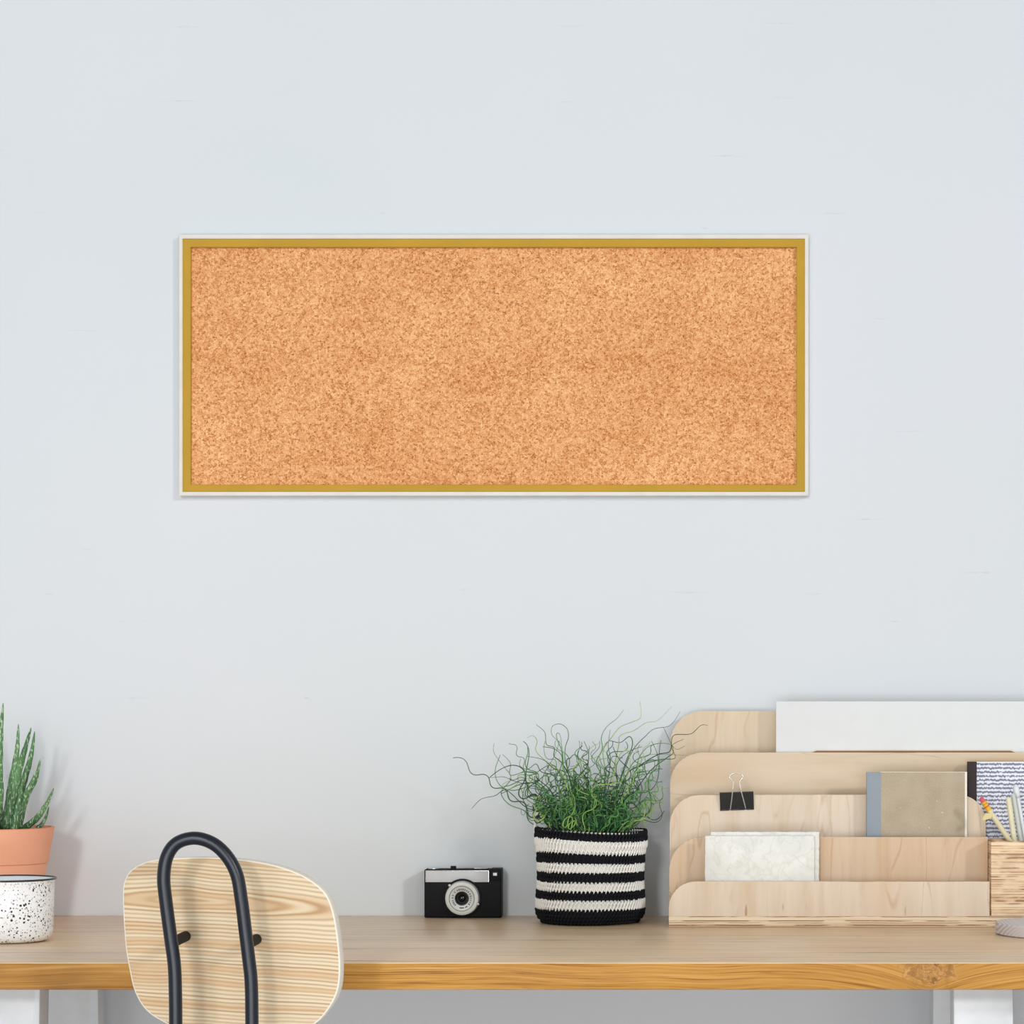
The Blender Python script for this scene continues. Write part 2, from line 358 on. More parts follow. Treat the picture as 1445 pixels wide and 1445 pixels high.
# ================================================================ corkboard
YB = -0.013
bd = thing('cork_board', (XS(697, 0), -0.001, ZS(699, 0)), 'wide cork pinboard in a gold and cream frame hanging on the wall', 'cork board')
def ring(px, w_, y0, y1):
    x0, y_t, x1, y_b = px
    def rect(a, b, c, d, Y): return [P(a, b, Y), P(c, b, Y), P(c, d, Y), P(a, d, Y)]
    o = rect(x0, y_t, x1, y_b, y1); wl, wt, wr, wb = w_
    i = rect(x0 + wl, y_t + wt, x1 - wr, y_b - wb, y1)
    bm = bmesh.new(); vs_ = []
    for (pts, Y) in ((o, y1), (i, y1), (i, y0), (o, y0)):
        vs_.append([bm.verts.new((p.x, Y, p.z)) for p in pts])
    for a in range(4):
        A, B = vs_[a], vs_[(a + 1) % 4]
        for k in range(4): bm.faces.new((A[k], A[(k + 1) % 4], B[(k + 1) % 4], B[k]))
    bmesh.ops.bevel(bm, geom=[e for e in bm.edges if all(abs(v.co.y - y1) < 1e-6 for v in e.verts)], offset=0.0007, segments=2, affect='EDGES')
    return bm
link('outer_frame', ring((252.5, 331, 1141, 699.5), (5, 5.7, 5.3, 5.5), -0.001, YB), CREAM, bd)
link('inner_frame', ring((257.5, 336.7, 1135.7, 694), (11.8, 12, 11.7, 10), -0.001, YB + 0.0012), GOLD, bd)
a, b = P(262, 341, -0.007), P(1130, 690, -0.007)
link('cork_panel', box(a.x, b.x, -0.0065, -0.0015, b.z, a.z), CORK, bd)

# ================================================================ chair
ch = thing('chair', (XS(300, -0.8), -0.70, 0), 'chair with rounded pine veneer backrest on a black bent steel tube', 'chair')
ang = math.radians(8); xc = XS(328, -0.80)
def onplate(px, py):
    Y = -0.795
    for _ in range(6): Y = -0.795 - math.tan(ang) * (XS(px, Y) - xc)
    return P(px, py, Y)
out = [(172.8, 1267), (173.6, 1250), (178.6, 1235), (190, 1223.5), (212, 1214), (250, 1210.5), (290, 1209.6), (335, 1212), (380, 1219), (417, 1230.5), (443, 1245), (461, 1263),
       (471, 1289), (477, 1324), (480, 1362), (477.5, 1394), (467, 1419), (446, 1444), (414, 1458), (370, 1465), (320, 1466), (275, 1460), (237, 1446), (207, 1427), (190, 1400), (182, 1367), (176.5, 1334), (173.5, 1290)]
pl = catmull([onplate(*p) for p in out], 4, True)
nrm = Vector((math.sin(ang), math.cos(ang), 0))
link('backrest', prism(pl, nrm * 0.0165, 0.0016, 1, 3), [PINE, IVORY], ch, 50)
YT = -0.862
hoop = [(248, 1475), (248, 1445), (247.5, 1400), (246, 1362), (241, 1324), (233.8, 1270), (231, 1237), (236, 1208), (250, 1189.5), (274.6, 1182.7), (300, 1190),
        (320, 1208), (334, 1234), (340.6, 1270), (345.6, 1309), (350.5, 1349), (354.5, 1387), (355.5, 1445), (355.5, 1475)]
hp = [P(x, y, YT) for x, y in hoop]
def down(p):
    return [Vector((p.x, YT + 0.01, 0.60)), Vector((p.x, YT + 0.03, 0.46)), Vector((p.x, YT + 0.01, 0.25)), Vector((p.x, YT - 0.05, 0.001))]
path = catmull(down(hp[0])[::-1] + hp + down(hp[-1]), 8)
link('back_tube', tube(path, 0.0069, 20), STEEL, ch, 60)
for px, py in ((243, 1330), (348, 1333)):
    p = P(px, py, YT); q = P(px, py, YT); q.y = onplate(px + 15, py).y + 0.001
    link('connector', tube([p, p.lerp(q, 0.5), q], 0.0056, 20), RUBBER, ch, 60)
xl, xr = hp[0].x, hp[-1].x; ys = YT + 0.03
seat = [(xl - 0.06, -0.80), (xl - 0.10, -0.68), (xl - 0.10, -0.50), (xl - 0.07, -0.46), (xr + 0.07, -0.46), (xr + 0.10, -0.50), (xr + 0.10, -0.68), (xr + 0.06, -0.80)]
sp = catmull([(x, y, 0.450) for x, y in seat], 5, True)
link('seat', prism(sp, (0, 0, 0.012), 0.0016, 1, 3), [PINE, IVORY], ch, 50)
fr = catmull([(xl, ys, 0.445 - 0.004), (xl, -0.70, 0.441), (xl - 0.02, -0.52, 0.441), (xl - 0.03, -0.48, 0.40), (xl - 0.04, -0.46, 0.001)], 6)
link('front_leg', tube(fr, 0.0069, 16), STEEL, ch, 60)
fr = catmull([(xr, ys, 0.445 - 0.004), (xr, -0.70, 0.441), (xr + 0.02, -0.52, 0.441), (xr + 0.03, -0.48, 0.40), (xr + 0.04, -0.46, 0.001)], 6)
link('front_leg', tube(fr, 0.0069, 16), STEEL, ch, 60)

# ================================================================ terracotta pot with aloe
TERRA = NT('terracotta', 0.75, 0, 0.2)
TERRA.color(TERRA.ramp(TERRA.noise(TERRA.map((8, 8, 30)), 1.0, 3), [(0.3, lin((234, 166, 134))), (0.7, lin((242, 178, 148)))])); TERRA = TERRA.m
SOIL = NT('soil', 0.95, 0, 0.1)
SOIL.color(SOIL.ramp(SOIL.noise(SOIL.map(), 260, 3), [(0.35, lin((52, 36, 26))), (0.65, lin((128, 92, 66)))])).bump(SOIL.noise(SOIL.map(), 260, 3), 0.8, 0.003); SOIL = SOIL.m
YP = -0.10; xp = XS(-5, YP); zr = ZS(1167, YP)
al = thing('potted_aloe', (xp, YP, ZT), 'spiky speckled aloe in a terracotta pot standing behind the enamel mug', 'potted plant')
R = 0.0750
prof = [(0.001, ZT + 0.0005), (0.052, ZT + 0.0005), (0.0545, ZT + 0.003), (0.0644, ZS(1220.5, YP)), (0.0640, ZS(1219.5, YP)), (0.0640, ZS(1218.3, YP)), (0.0662, ZS(1217, YP)), (R - 0.0010, zr - 0.001), (R, zr), (R - 0.004, zr), (R - 0.0055, zr - 0.004), (R - 0.012, zr - 0.03), (0.001, zr - 0.03)]
link('pot', lathe(prof, (xp, YP, 0), 96), TERRA, al, 35)
link('soil', lathe([(0.001, zr - 0.004), (R - 0.02, zr - 0.0045), (R - 0.0056, zr - 0.0065), (R - 0.009, zr - 0.016), (0.001, zr - 0.016)], (xp, YP, 0), 64), SOIL, al, 35)
A = NT('aloe_skin', 0.45, 0, 0.4)
ag = A.ramp(A.noise(A.map((30, 30, 12)), 1.0, 3), [(0.3, lin((54, 98, 62))), (0.7, lin((104, 150, 92)))])
spt = A.ramp(A.noise(A.map((1, 1, 0.35)), 520, 1), [(0.56, 0.0), (0.63, 1.0)])
A.color(A.mix(A.math('MULTIPLY', spt, 0.75), ag, lin((190, 212, 180)))); ALOE = A.m
def aloe_leaf(pts, Y0, Y1, w0, sag=0.0):
    n = len(pts)
    c = catmull([P(x, y, Y0 + (Y1 - Y0) * i / (n - 1)) for i, (x, y) in enumerate(pts)], 7)
    V, Fc = [], []; m = len(c); cs = 10
    for i, p in enumerate(c):
        t = i / (m - 1); T = (c[min(m - 1, i + 1)] - c[max(0, i - 1)]).normalized()
        side = Vector((1, 0.25, 0)); side = (side - T * side.dot(T)).normalized(); nr = T.cross(side)
        ww = w0 * (1 - t) ** 0.75 * (1.0 + 0.12 * math.sin(t * 3)) + 0.0003
        for k in range(cs):
            a_ = 2 * math.pi * k / cs
            jag = 1.0 + (0.10 if (i % 3 == 0 and k in (0, cs // 2)) else 0.0)
            V.append(p + side * (math.cos(a_) * ww * jag) + nr * (math.sin(a_) * ww * 0.38 + (math.cos(a_) ** 2) * ww * 0.25))
    for i in range(m - 1):
        for k in range(cs):
            Fc.append((i * cs + k, i * cs + (k + 1) % cs, (i + 1) * cs + (k + 1) % cs, (i + 1) * cs + k))
    Fc.append(tuple(range(cs))); Fc.append(tuple((m - 1) * cs + k for k in range(cs)))
    return from_data(V, Fc)
leaves = [([(-4, 1171), (-3, 1110), (0, 1050), (4.5, 992)], -0.205, -0.215, 0.0072),
          ([(8, 1171), (16, 1110), (24, 1060), (26, 1022)], -0.19, -0.18, 0.0056),
          ([(9, 1171), (20, 1110), (33, 1065), (44, 1027)], -0.215, -0.225, 0.0068),
          ([(18, 1171), (30, 1115), (43, 1070), (49, 1032)], -0.185, -0.175, 0.0058),
          ([(24, 1171), (36, 1125), (50, 1100), (57, 1070)], -0.20, -0.205, 0.0054),
          ([(18, 1171), (31, 1135), (43, 1108), (53, 1085)], -0.23, -0.235, 0.0044),
          ([(32, 1171), (52, 1155), (66, 1134), (76, 1112)], -0.205, -0.215, 0.0046),
          ([(52, 1169), (60, 1162), (66, 1150), (69, 1138)], -0.195, -0.19, 0.0026),
          ([(20, 1171), (24, 1145), (29, 1120), (33, 1095)], -0.235, -0.245, 0.0040),
          ([(-10, 1171), (-5, 1145), (1, 1120), (3, 1098)], -0.235, -0.25, 0.0075),
          ([(-14, 1171), (-24, 1110), (-32, 1060), (-36, 1010)], -0.20, -0.19, 0.0066),
          ([(-22, 1171), (-44, 1120), (-60, 1080), (-70, 1045)], -0.21, -0.22, 0.0060),
          ([(-30, 1171), (-58, 1140), (-76, 1110), (-84, 1085)], -0.19, -0.18, 0.0050)]
for a in leaves: link('leaf', aloe_leaf(a[0], a[1] + 0.10, a[2] + 0.10, a[3]), ALOE, al, True)

# ================================================================ enamel mug
YM = -0.390; xm = XS(12, YM); zm = ZS(1239.6, YM)
mg = thing('enamel_mug', (xm, YM, ZT), 'white enamel mug with black speckles and dark rim near the desk front', 'mug')
E = NT('speckled_enamel', 0.18, 0, 0.5)
def specks(sc, r, keep, off):
    vv = E.map((1, 1, 1), off); d = E.voro(vv, sc); cc = E.t.nodes.new('ShaderNodeSeparateColor'); E.L(E.voro(vv, sc, 'Color'), cc.inputs[0])
    sz = E.math('MULTIPLY', cc.outputs[1], r)
    return E.math('MULTIPLY', E.math('LESS_THAN', d, sz), E.math('GREATER_THAN', cc.outputs[0], keep))
dens = E.ramp(E.noise(E.map((1, 1, 1), (0.02, 0, 0)), 28, 1), [(0.42, 0.0), (0.52, 1.0)])
k = E.math('MAXIMUM', E.math('MULTIPLY', specks(420, 0.42, 0.62, (0, 0, 0)), 0.9), E.math('MULTIPLY', E.math('MULTIPLY', specks(300, 0.46, 0.3, (0.3, 0.1, 0.2)), dens), 1.0))
k = E.math('MAXIMUM', k, E.math('MULTIPLY', specks(600, 0.5, 0.62, (0.5, 0.4, 0.2)), 0.5))
E.color(E.mix(k, lin((243, 245, 247)), lin((46, 48, 52)))); ENAMEL = E.m
rm = 0.0530
prof = [(0.001, ZT + 0.0006), (rm - 0.012, ZT + 0.0006), (rm - 0.006, ZT + 0.0022), (rm - 0.002, ZT + 0.007), (rm - 0.0004, ZT + 0.014), (rm + 0.0008, ZT + 0.06), (rm + 0.0012, zm - 0.003), (rm + 0.0032, zm - 0.0006),
        (rm + 0.002, zm - 0.0004), (rm - 0.001, zm - 0.004), (rm - 0.0025, ZT + 0.014), (rm - 0.008, ZT + 0.005), (0.001, ZT + 0.004)]
ml = plain('white_enamel', (232, 236, 238), 0.15, var=0.01)
bm = lathe(prof, (xm, YM, 0), 96)
for f in bm.faces:
    c = f.calc_center_median(); rr = math.hypot(c.x - xm, c.y - YM)
    if (c.z > zm - 0.0045 and rr < rm + 0.0015) or (c.z > ZT + 0.0032 and rr < rm - 0.0013 and not (rr > rm - 0.0055 and c.z < ZT + 0.008)): f.material_index = 1
link('cup', bm, [ENAMEL, ml], mg, True)
link('rim', lathe([(rm + 0.0030 + 0.0012 * math.cos(a_), zm + 0.0012 * math.sin(a_)) for a_ in [i * math.pi / 5 for i in range(10)]], (xm, YM, 0), 96, closed=True), plain('rim_black', (36, 38, 44), 0.25), mg, True)
hd = catmull([(xm - rm, YM, ZT + 0.064), (xm - rm - 0.022, YM, ZT + 0.062), (xm - rm - 0.030, YM, ZT + 0.045), (xm - rm - 0.022, YM, ZT + 0.026), (xm - rm, YM, ZT + 0.020)], 8)
link('handle', tube(hd, 0.0036, 14), ml, mg, True)

# ================================================================ film camera
YC = -0.040; sC = F / (D + YC)
cx0, cx1, cz1 = XS(598.7, YC), XS(707.3, YC), ZS(1227, YC)
cm = thing('film_camera', ((cx0 + cx1) / 2, -0.022, ZT), 'small vintage black and silver film camera standing against the wall', 'camera')
link('body', box(cx0, cx1, YC, -0.008, ZT + 0.0004, cz1, 0.0016, 3), BLACK, cm, 40)
lcx, lcz = XS(651.6, YC - 0.012), ZS(1268, YC - 0.012)
pts = []
x0, x1, zt, zb = XS(601.2, YC), XS(689.5, YC), ZS(1229, YC), ZS(1244.8, YC)
rb = 26.8 / sC; dz = zb - lcz; hx = math.sqrt(max(1e-8, rb * rb - dz * dz))
a0 = math.atan2(dz, -hx); a1 = math.atan2(dz, hx)
pts = [(x0, zt), (x0, zb), ] + [(lcx + rb * math.cos(a0 + (a1 - a0) * i / 12), lcz + rb * math.sin(a0 + (a1 - a0) * i / 12)) for i in range(13)] + [(x1, zb), (x1, zt)]
link('silver_panel', prism([(x, YC + 0.0002, z) for x, z in pts], (0, -0.0012, 0), 0.0003), SILVER, cm, 40)
rim_ = [(x0 - .0006, x1 + .0006, zt - .0001, zt + .0007), (x0 - .0006, x0 + 0.0003, zb, zt), (x1 - .0003, x1 + .0006, zb, zt)]
for i, (a_, b_, c_, d_) in enumerate(rim_): pass
link('panel_border', join(*[box(a_, b_, YC - 0.0016, YC + 0.0001, c_, d_, 0.0002, 1) for a_, b_, c_, d_ in rim_]), CHROME, cm)
link('shutter_button', box(XS(636, -0.025), XS(643.5, -0.025), -0.029, -0.021, cz1 - 0.0003, ZS(1222, -0.025), 0.0006), BLACK, cm, 40)
link('rewind_dial', lathe([(0.001, 0), (0.0085, 0), (0.0088, 0.0008), (0.0082, 0.0021), (0.001, 0.0022)], (XS(678, -0.025), -0.024, cz1 - 0.0003), 32), CHROME, cm, 40)
link('winder', lathe([(0.001, 0), (0.007, 0), (0.0070, 0.0012), (0.001, 0.0013)], (XS(612, -0.025), -0.024, cz1 - 0.0003), 32), CHROME, cm, 40)
link('top_corner', box(XS(692, YC), cx1 + 0.0003, YC - 0.0008, -0.010, ZS(1243, YC), cz1 + 0.0009, 0.0008), BLACK, cm, 40)
vf = link('viewfinder', box(XS(695.3, YC), XS(702.3, YC), YC - 0.0022, YC, ZS(1236.3, YC), ZS(1230.7, YC), 0.0005), plain('viewfinder_frame', (70, 72, 76), 0.3), cm)
link('window', box(XS(696.2, YC), XS(701.3, YC), YC - 0.0026, YC - 0.0018, ZS(1235.3, YC), ZS(1231.7, YC), 0.0001, 1), plain('viewfinder_glass', (228, 230, 234), 0.15), vf)
LC = (lcx, YC, lcz); k1 = 1 / (F / (D + YC - 0.012))
lens = link('lens', lathe([(27 * k1, -0.0002), (26.6 * k1, 0.0022), (23.9 * k1, 0.0026), (23.8 * k1, 0.009), (23.2 * k1, 0.0122), (21.5 * k1, 0.0130), (18.2 * k1, 0.0128), (17.6 * k1, 0.0118), (17.2 * k1, 0.0124), (10.2 * k1, 0.0112), (9.6 * k1, 0.0095), (9.4 * k1, 0.0070), (0.0001, 0.0070)], LC, 96, 'Y'),
            [plain('lens_silver', (200, 202, 197), 0.45, 0.1)], cm, 35)
link('mount_ring', lathe([(27.4 * k1, 0.0001), (27.2 * k1, 0.0030), (24.4 * k1, 0.0034), (24.3 * k1, 0.0001)], LC, 80, 'Y'), BLACK, lens, 35)
link('groove', lathe([(18.0 * k1, 0.0118), (17.9 * k1, 0.0131), (17.3 * k1, 0.0131), (17.2 * k1, 0.0118)], LC, 80, 'Y'), plain('groove_grey', (110, 112, 112), 0.5), lens, 35)
link('glass', lathe([(9.7 * k1, 0.0090), (9.3 * k1, 0.0118), (8.4 * k1, 0.0118), (7.6 * k1, 0.0085), (5.0 * k1, 0.0078), (4.8 * k1, 0.0080), (3.6 * k1, 0.0092), (2.0 * k1, 0.0098), (0.0001, 0.0100)], LC, 64, 'Y'), GLOSSB, lens, 35)
mk = []
marks = [(138, 1), (118, 1), (106, 1.4), (94, 1), (82, 1.2), (70, 1), (57, 1), (45, 1), (30, 1), (15, 1.3), (2, .7), (-12, .7), (-26, .7), (-38, 1.3), (-58, 2.0), (-66, 1.4), (-82, 2.2), (-92, 2.0), (-100, 1.6), (-135, 1), (-145, 1), (-155, 1.2), (-166, 1), (176, 1.2), (160, 1)]
for dg, wd in marks:
    a_ = math.radians(dg); r0, r1 = (11.8 * k1, 14.2 * k1) if abs(dg + 80) > 30 else (12.5 * k1, 13.9 * k1)
    ww = 0.42 * wd * k1
    u = Vector((math.cos(a_), 0, math.sin(a_))); t_ = Vector((-math.sin(a_), 0, math.cos(a_)))
    o_ = Vector((lcx, YC - 0.0120, lcz))
    mk.append(prism([o_ + u * r0 - t_ * ww, o_ + u * r1 - t_ * ww, o_ + u * r1 + t_ * ww, o_ + u * r0 + t_ * ww], (0, -0.0007, 0)))
link('engraving', join(*mk), plain('engraving_black', (24, 24, 26), 0.6), lens)
for px, py in ((635, 1249), (675.5, 1275.4)):
    link('lever_knob', lathe([(0.0011, 0), (0.0012, 0.006), (0.0017, 0.0062), (0.0019, 0.0075), (0.0015, 0.0088), (0.0001, 0.0091)], P(px, py, YC) + Vector((0, 0.0, 0)), 24, 'Y'), CHROME, lens, True)

# ================================================================ knitted basket with curly rush
YK = -0.110; xk = XS(832, YK); sK = F / (D + YK)
kb = thing('potted_rush', (xk, YK, ZT), 'curly green rush plant in a black and white striped crochet basket', 'potted plant')
def yarn(name, a_, b_):
    n = NT(name, 0.85, 0, 0.15); f = n.noise(n.map((1, 1, 1)), 900, 2)
    n.color(n.ramp(f, [(0.3, lin(a_)), (0.7, lin(b_))])); return n.m
YW, YBk = yarn('cream_yarn', (232, 230, 223), (247, 247, 244)), yarn('black_yarn', (16, 17, 20), (34, 35, 40))
zt_ = ZS(1174, YK)
H = zt_ - ZT
bands = [(1175, 1), (1188.5, 0), (1206.5, 1), (1221, 0), (1233.5, 1), (1247.5, 0), (1260, 1), (1272.5, 0), (1286, 1)]   # top pixel row of each band, 1 = black
def zpy(z):   # height to front pixel row of the basket
    return VY + (CZ - z) * F / (D + YK - 0.069)
def colr(z):
    y = zpy(z); c = 1
    for p, k_ in bands:
        if y >= p: c = k_
    return c
def rad(z, th):
    t = (z - ZT) / H
    r = 0.0690 + 0.0010 * math.sin(t * 9 + th * 2) + 0.0008 * math.sin(th * 3 + 1)
    if t < 0.14: r -= 0.010 * (1 - t / 0.14) ** 2
    if t > 0.80: r += 0.0022 * min(1, (t - 0.80) / 0.08)
    if abs(t - 0.775) < 0.04: r -= 0.0018 * (1 - abs(t - 0.775) / 0.04)
    r += 0.0007 * (1 if colr(z) else -1) * 0.6
    return r
def drop(th, t):   # the soft rim dips a little in front and rises at the left
    return (0.0022 * math.sin(th * 1.0 + 3.9) + 0.0016 * math.sin(2 * th + 0.6)) * max(0, t) ** 2
def lean(t): return 0.0012 * t
ns = 84; V, Fc, Mi = [], [], []
def blob(p, u, vv, nn, la, lb, lc, mi):
    """elongated yarn strand: p centre, u long axis"""
    b0 = len(V); n1, n2 = 6, 5
    for i in range(n2 + 1):
        ph = math.pi * i / n2; cz_, sr = math.cos(ph), math.sin(ph)
        for k_ in range(n1):
            a_ = 2 * math.pi * k_ / n1
            V.append(p + u * (cz_ * la) + vv * (sr * math.cos(a_) * lb) + nn * (sr * math.sin(a_) * lc))
    for i in range(n2):
        for k_ in range(n1):
            A_ = b0 + i * n1 + k_; B_ = b0 + i * n1 + (k_ + 1) % n1
            Fc.append((A_, B_, B_ + n1, A_ + n1)); Mi.append(mi)
def pyz(y): return CZ - (y - VY) * (D + YK - 0.069) / F
edges = [1174.5] + [b[0] for b in bands[1:]] + [1306.5]
rowlist = []
for bi, (p_, k_) in enumerate(bands):
    za, zb_ = pyz(edges[bi]), max(ZT + 0.0012, pyz(edges[bi + 1])); nrw = 4 if bi == len(bands) - 1 else 2
    for q in range(nrw): rowlist.append((za + (zb_ - za) * (q + 0.5) / nrw, (za - zb_) / nrw, k_))
for r_, (z, rh, mi) in enumerate(rowlist):
    for j in range(ns):
        th = 2 * math.pi * (j + 0.5 * (r_ % 2)) / ns; t = (z - ZT) / H
        R_ = rad(z, th); er = Vector((math.cos(th), math.sin(th), 0)); et = Vector((-math.sin(th), math.cos(th), 0)); ez = Vector((0, 0, 1))
        c = Vector((xk + lean(t), YK, z + drop(th, t))) + er * R_
        w_ = 2 * math.pi * R_ / ns
        jit = random.uniform(-0.12, 0.12)
        hi = 1.14 if mi == 0 else 0.98
        blob(c + et * w_ * 0.16 + ez * rh * 0.04 + er * (0.0006 if mi == 0 else 0), (ez * 0.9 + et * (0.36 + jit)).normalized(), et, er, rh * 0.80 * hi, w_ * 0.245, 0.0023, mi)
        blob(c - et * w_ * 0.28 - ez * rh * 0.06 - er * 0.0004, (ez * 0.75 - et * (0.62 + jit)).normalized(), et, er, rh * 0.52, w_ * 0.25, 0.0015, mi)
# rolled rim, cream inside the back
for j in range(ns * 1):
    th = 2 * math.pi * j / ns; er = Vector((math.cos(th), math.sin(th), 0)); et = Vector((-math.sin(th), math.cos(th), 0))
    c = Vector((xk + lean(1), YK, zt_ + 0.0012 + drop(th, 1))) + er * (rad(zt_, th) - 0.0022)
    blob(c, (er * 0.75 + et * 0.65).normalized(), et, Vector((0, 0, 1)), 0.0038, 0.0015, 0.0015, 0)
    for q in range(3):
        c2 = Vector((xk + lean(1), YK, zt_ - 0.0018 - q * 0.005 + drop(th, 1))) + er * (rad(zt_, th) - 0.0052)
        blob(c2, (Vector((0, 0, 0.85)) + et * 0.5).normalized(), et, er, 0.0038, 0.0015, 0.0013, 0)
# solid inner wall under the stitches
n1 = 72; b0 = len(V)
prof_z = [ZT + 0.0012] + [ZT + H * q / 50 for q in range(1, 51)]
for z in prof_z:
    for j in range(n1):
        th = 2 * math.pi * j / n1; t = (z - ZT) / H; rr = rad(z, th) - 0.0016 - (0.0010 if t > 0.95 else 0)
        V.append(Vector((xk + lean(t) + rr * math.cos(th), YK + rr * math.sin(th), z + drop(th, t))))
for z in prof_z[::-1]:
    for j in range(n1):
        th = 2 * math.pi * j / n1; t = (z - ZT) / H; rr = rad(z, th) - 0.0052
        V.append(Vector((xk + lean(t) + rr * math.cos(th), YK + rr * math.sin(th), z + drop(th, t) + (0.002 if t < 0.05 else 0))))
nr = len(prof_z) * 2
for i in range(nr - 1):
    for j in range(n1):
        A_ = b0 + i * n1 + j; B_ = b0 + i * n1 + (j + 1) % n1
        Fc.append((A_, B_, B_ + n1, A_ + n1)); Mi.append(colr(prof_z[min(i, len(prof_z) - 1)]) if i < len(prof_z) - 1 else 0)
Fc.append(tuple(b0 + j for j in range(n1))[::-1]); Mi.append(1); Fc.append(tuple(b0 + (nr - 1) * n1 + j for j in range(n1))); Mi.append(0)
link('basket', from_data(V, Fc, Mi), [YW, YBk], kb, True)
# cream loop standing up at the back left of the rim
lp = [P(756, 1176, -0.095), P(755.5, 1160, -0.09), P(758, 1149, -0.09), P(764, 1146.5, -0.09), P(769, 1151, -0.088), P(771, 1162, -0.086), P(771, 1176, -0.086)]
link('loop', from_data(*tube_data(catmull(lp, 6), 0.0022, 10)), YW, kb, True)
link('soil', lathe([(0.001, zt_ - 0.012), (0.055, zt_ - 0.013), (0.0625, zt_ - 0.014), (0.0600, zt_ - 0.03), (0.001, zt_ - 0.03)], (xk, YK, 0), 48), SOIL, kb, 40)
greens = [plain('rush_light', (150, 188, 92), 0.45, var=0.15), plain('rush_mid', (84, 142, 74), 0.45, var=0.15), plain('rush_dark', (30, 66, 42), 0.45, var=0.15), plain('rush_deep', (48, 104, 54), 0.4, var=0.15)]
V, Fc, Mi = [], [], []
named = [[(480, 785), (400, 740), (375, 680), (290, 645), (245, 600), (240, 560), (290, 500), (285, 460), (260, 430), (195, 340), (195, 285)],
 [(510, 780), (500, 690), (385, 660), (270, 560), (200, 590), (120, 610), (65, 665)],
 [(540, 780), (520, 650), (400, 600), (400, 540), (460, 500), (380, 520), (300, 500), (250, 480), (175, 485)],
 [(560, 760), (500, 560), (400, 480), (450, 460), (380, 450), (290, 470), (290, 400), (245, 350)],
 [(600, 760), (560, 500), (470, 450), (440, 405), (390, 435), (345, 415), (350, 375)],
 [(640, 760), (620, 480), (540, 430), (480, 380), (385, 360)],
 [(680, 760), (600, 480), (510, 400), (440, 330), (445, 270), (420, 240), (385, 255)],
 [(700, 760), (640, 500), (590, 400), (545, 360), (545, 310), (500, 290), (490, 220), (440, 175)],
 [(600, 400), (590, 300), (555, 260), (530, 230), (535, 185), (580, 172), (620, 200), (628, 250), (610, 310), (612, 400), (660, 520), (700, 760)][::-1],
 [(590, 380), (585, 260), (570, 225), (558, 235), (565, 270), (590, 330), (600, 420), (640, 560), (690, 760)][::-1],
 [(760, 760), (820, 500), (790, 400), (825, 320), (820, 250), (850, 190), (910, 140), (950, 90)],
 [(780, 760), (840, 480), (830, 330), (880, 250), (930, 190), (1000, 160), (1050, 130), (1045, 40)],
 [(800, 760), (880, 480), (920, 300), (930, 240), (1010, 210), (1080, 165), (1150, 150), (1230, 70)],
 [(820, 760), (930, 500), (1000, 330), (1080, 240), (1130, 200), (1220, 180), (1280, 100)],
 [(850, 760), (960, 480), (1050, 410), (1150, 350), (1220, 330), (1240, 240), (1340, 230), (1400, 180), (1440, 180)],
 [(870, 760), (990, 420), (1100, 350), (1110, 300), (1160, 285), (1220, 290), (1260, 320), (1305, 300)],
 [(900, 780), (970, 700), (1000, 680), (1080, 640), (1110, 600), (1180, 550), (1220, 545)],
 [(900, 780), (980, 690), (1080, 715), (1085, 660)],
 [(700, 760), (720, 500), (700, 380), (760, 310), (805, 285)],
 [(850, 760), (950, 430), (1000, 300), (985, 245), (930, 280), (870, 270), (840, 290)],
 [(700, 760), (620, 420), (640, 370), (665, 350), (690, 380), (680, 410), (640, 420)],
 [(900, 760), (1020, 480), (1120, 440), (1125, 380), (1080, 390), (1100, 350), (1320, 355)],
 [(950, 760), (960, 620), (1070, 560), (1130, 590), (1155, 620)],
 [(930, 760), (1000, 600), (1100, 450), (1200, 370), (1240, 330), (1200, 230), (1180, 190)],
 [(880, 760), (980, 560), (1030, 430), (1160, 380), (1250, 370), (1230, 300), (1300, 260)],
 [(620, 760), (480, 640), (390, 560), (420, 480), (340, 470), (330, 520), (260, 560), (250, 520), (350, 490), (470, 490)],
 [(760, 760), (740, 500), (745, 380), (750, 300)], [(800, 760), (870, 420), (860, 300), (872, 205)],
 [(850, 760), (900, 430), (950, 330), (1020, 340), (1010, 290)], [(930, 780), (1100, 560), (1040, 440), (1000, 440)]]
for i, st in enumerate(named):
    dep = random.uniform(-0.05, 0.03); d0 = random.uniform(-0.035, 0.035); m = len(st)
    if st[-1][0] > 1180: dep, d0 = random.uniform(-0.015, 0.02), 0.03
    pts = [P(650 + x / 4.129, 980 + y / 4.129, min(-0.02, YK + d0 + dep * (q / (m - 1)) + 0.006 * math.sin(q * 2.1 + i))) for q, (x, y) in enumerate(st)]
    b_ = pts[0]; pts = [Vector((xk + (b_.x - xk) * 0.55, YK + d0 * 0.7, zt_ - 0.014))] + pts
    c = catmull(pts, 7); r0 = random.uniform(0.0007, 0.0010)
    tube_data(c, (lambda t, r0=r0: r0 * (1.0 - 0.72 * t)), 6, V, Fc, Mi, random.choice((0, 1, 1, 2, 2, 3)))
made = 0
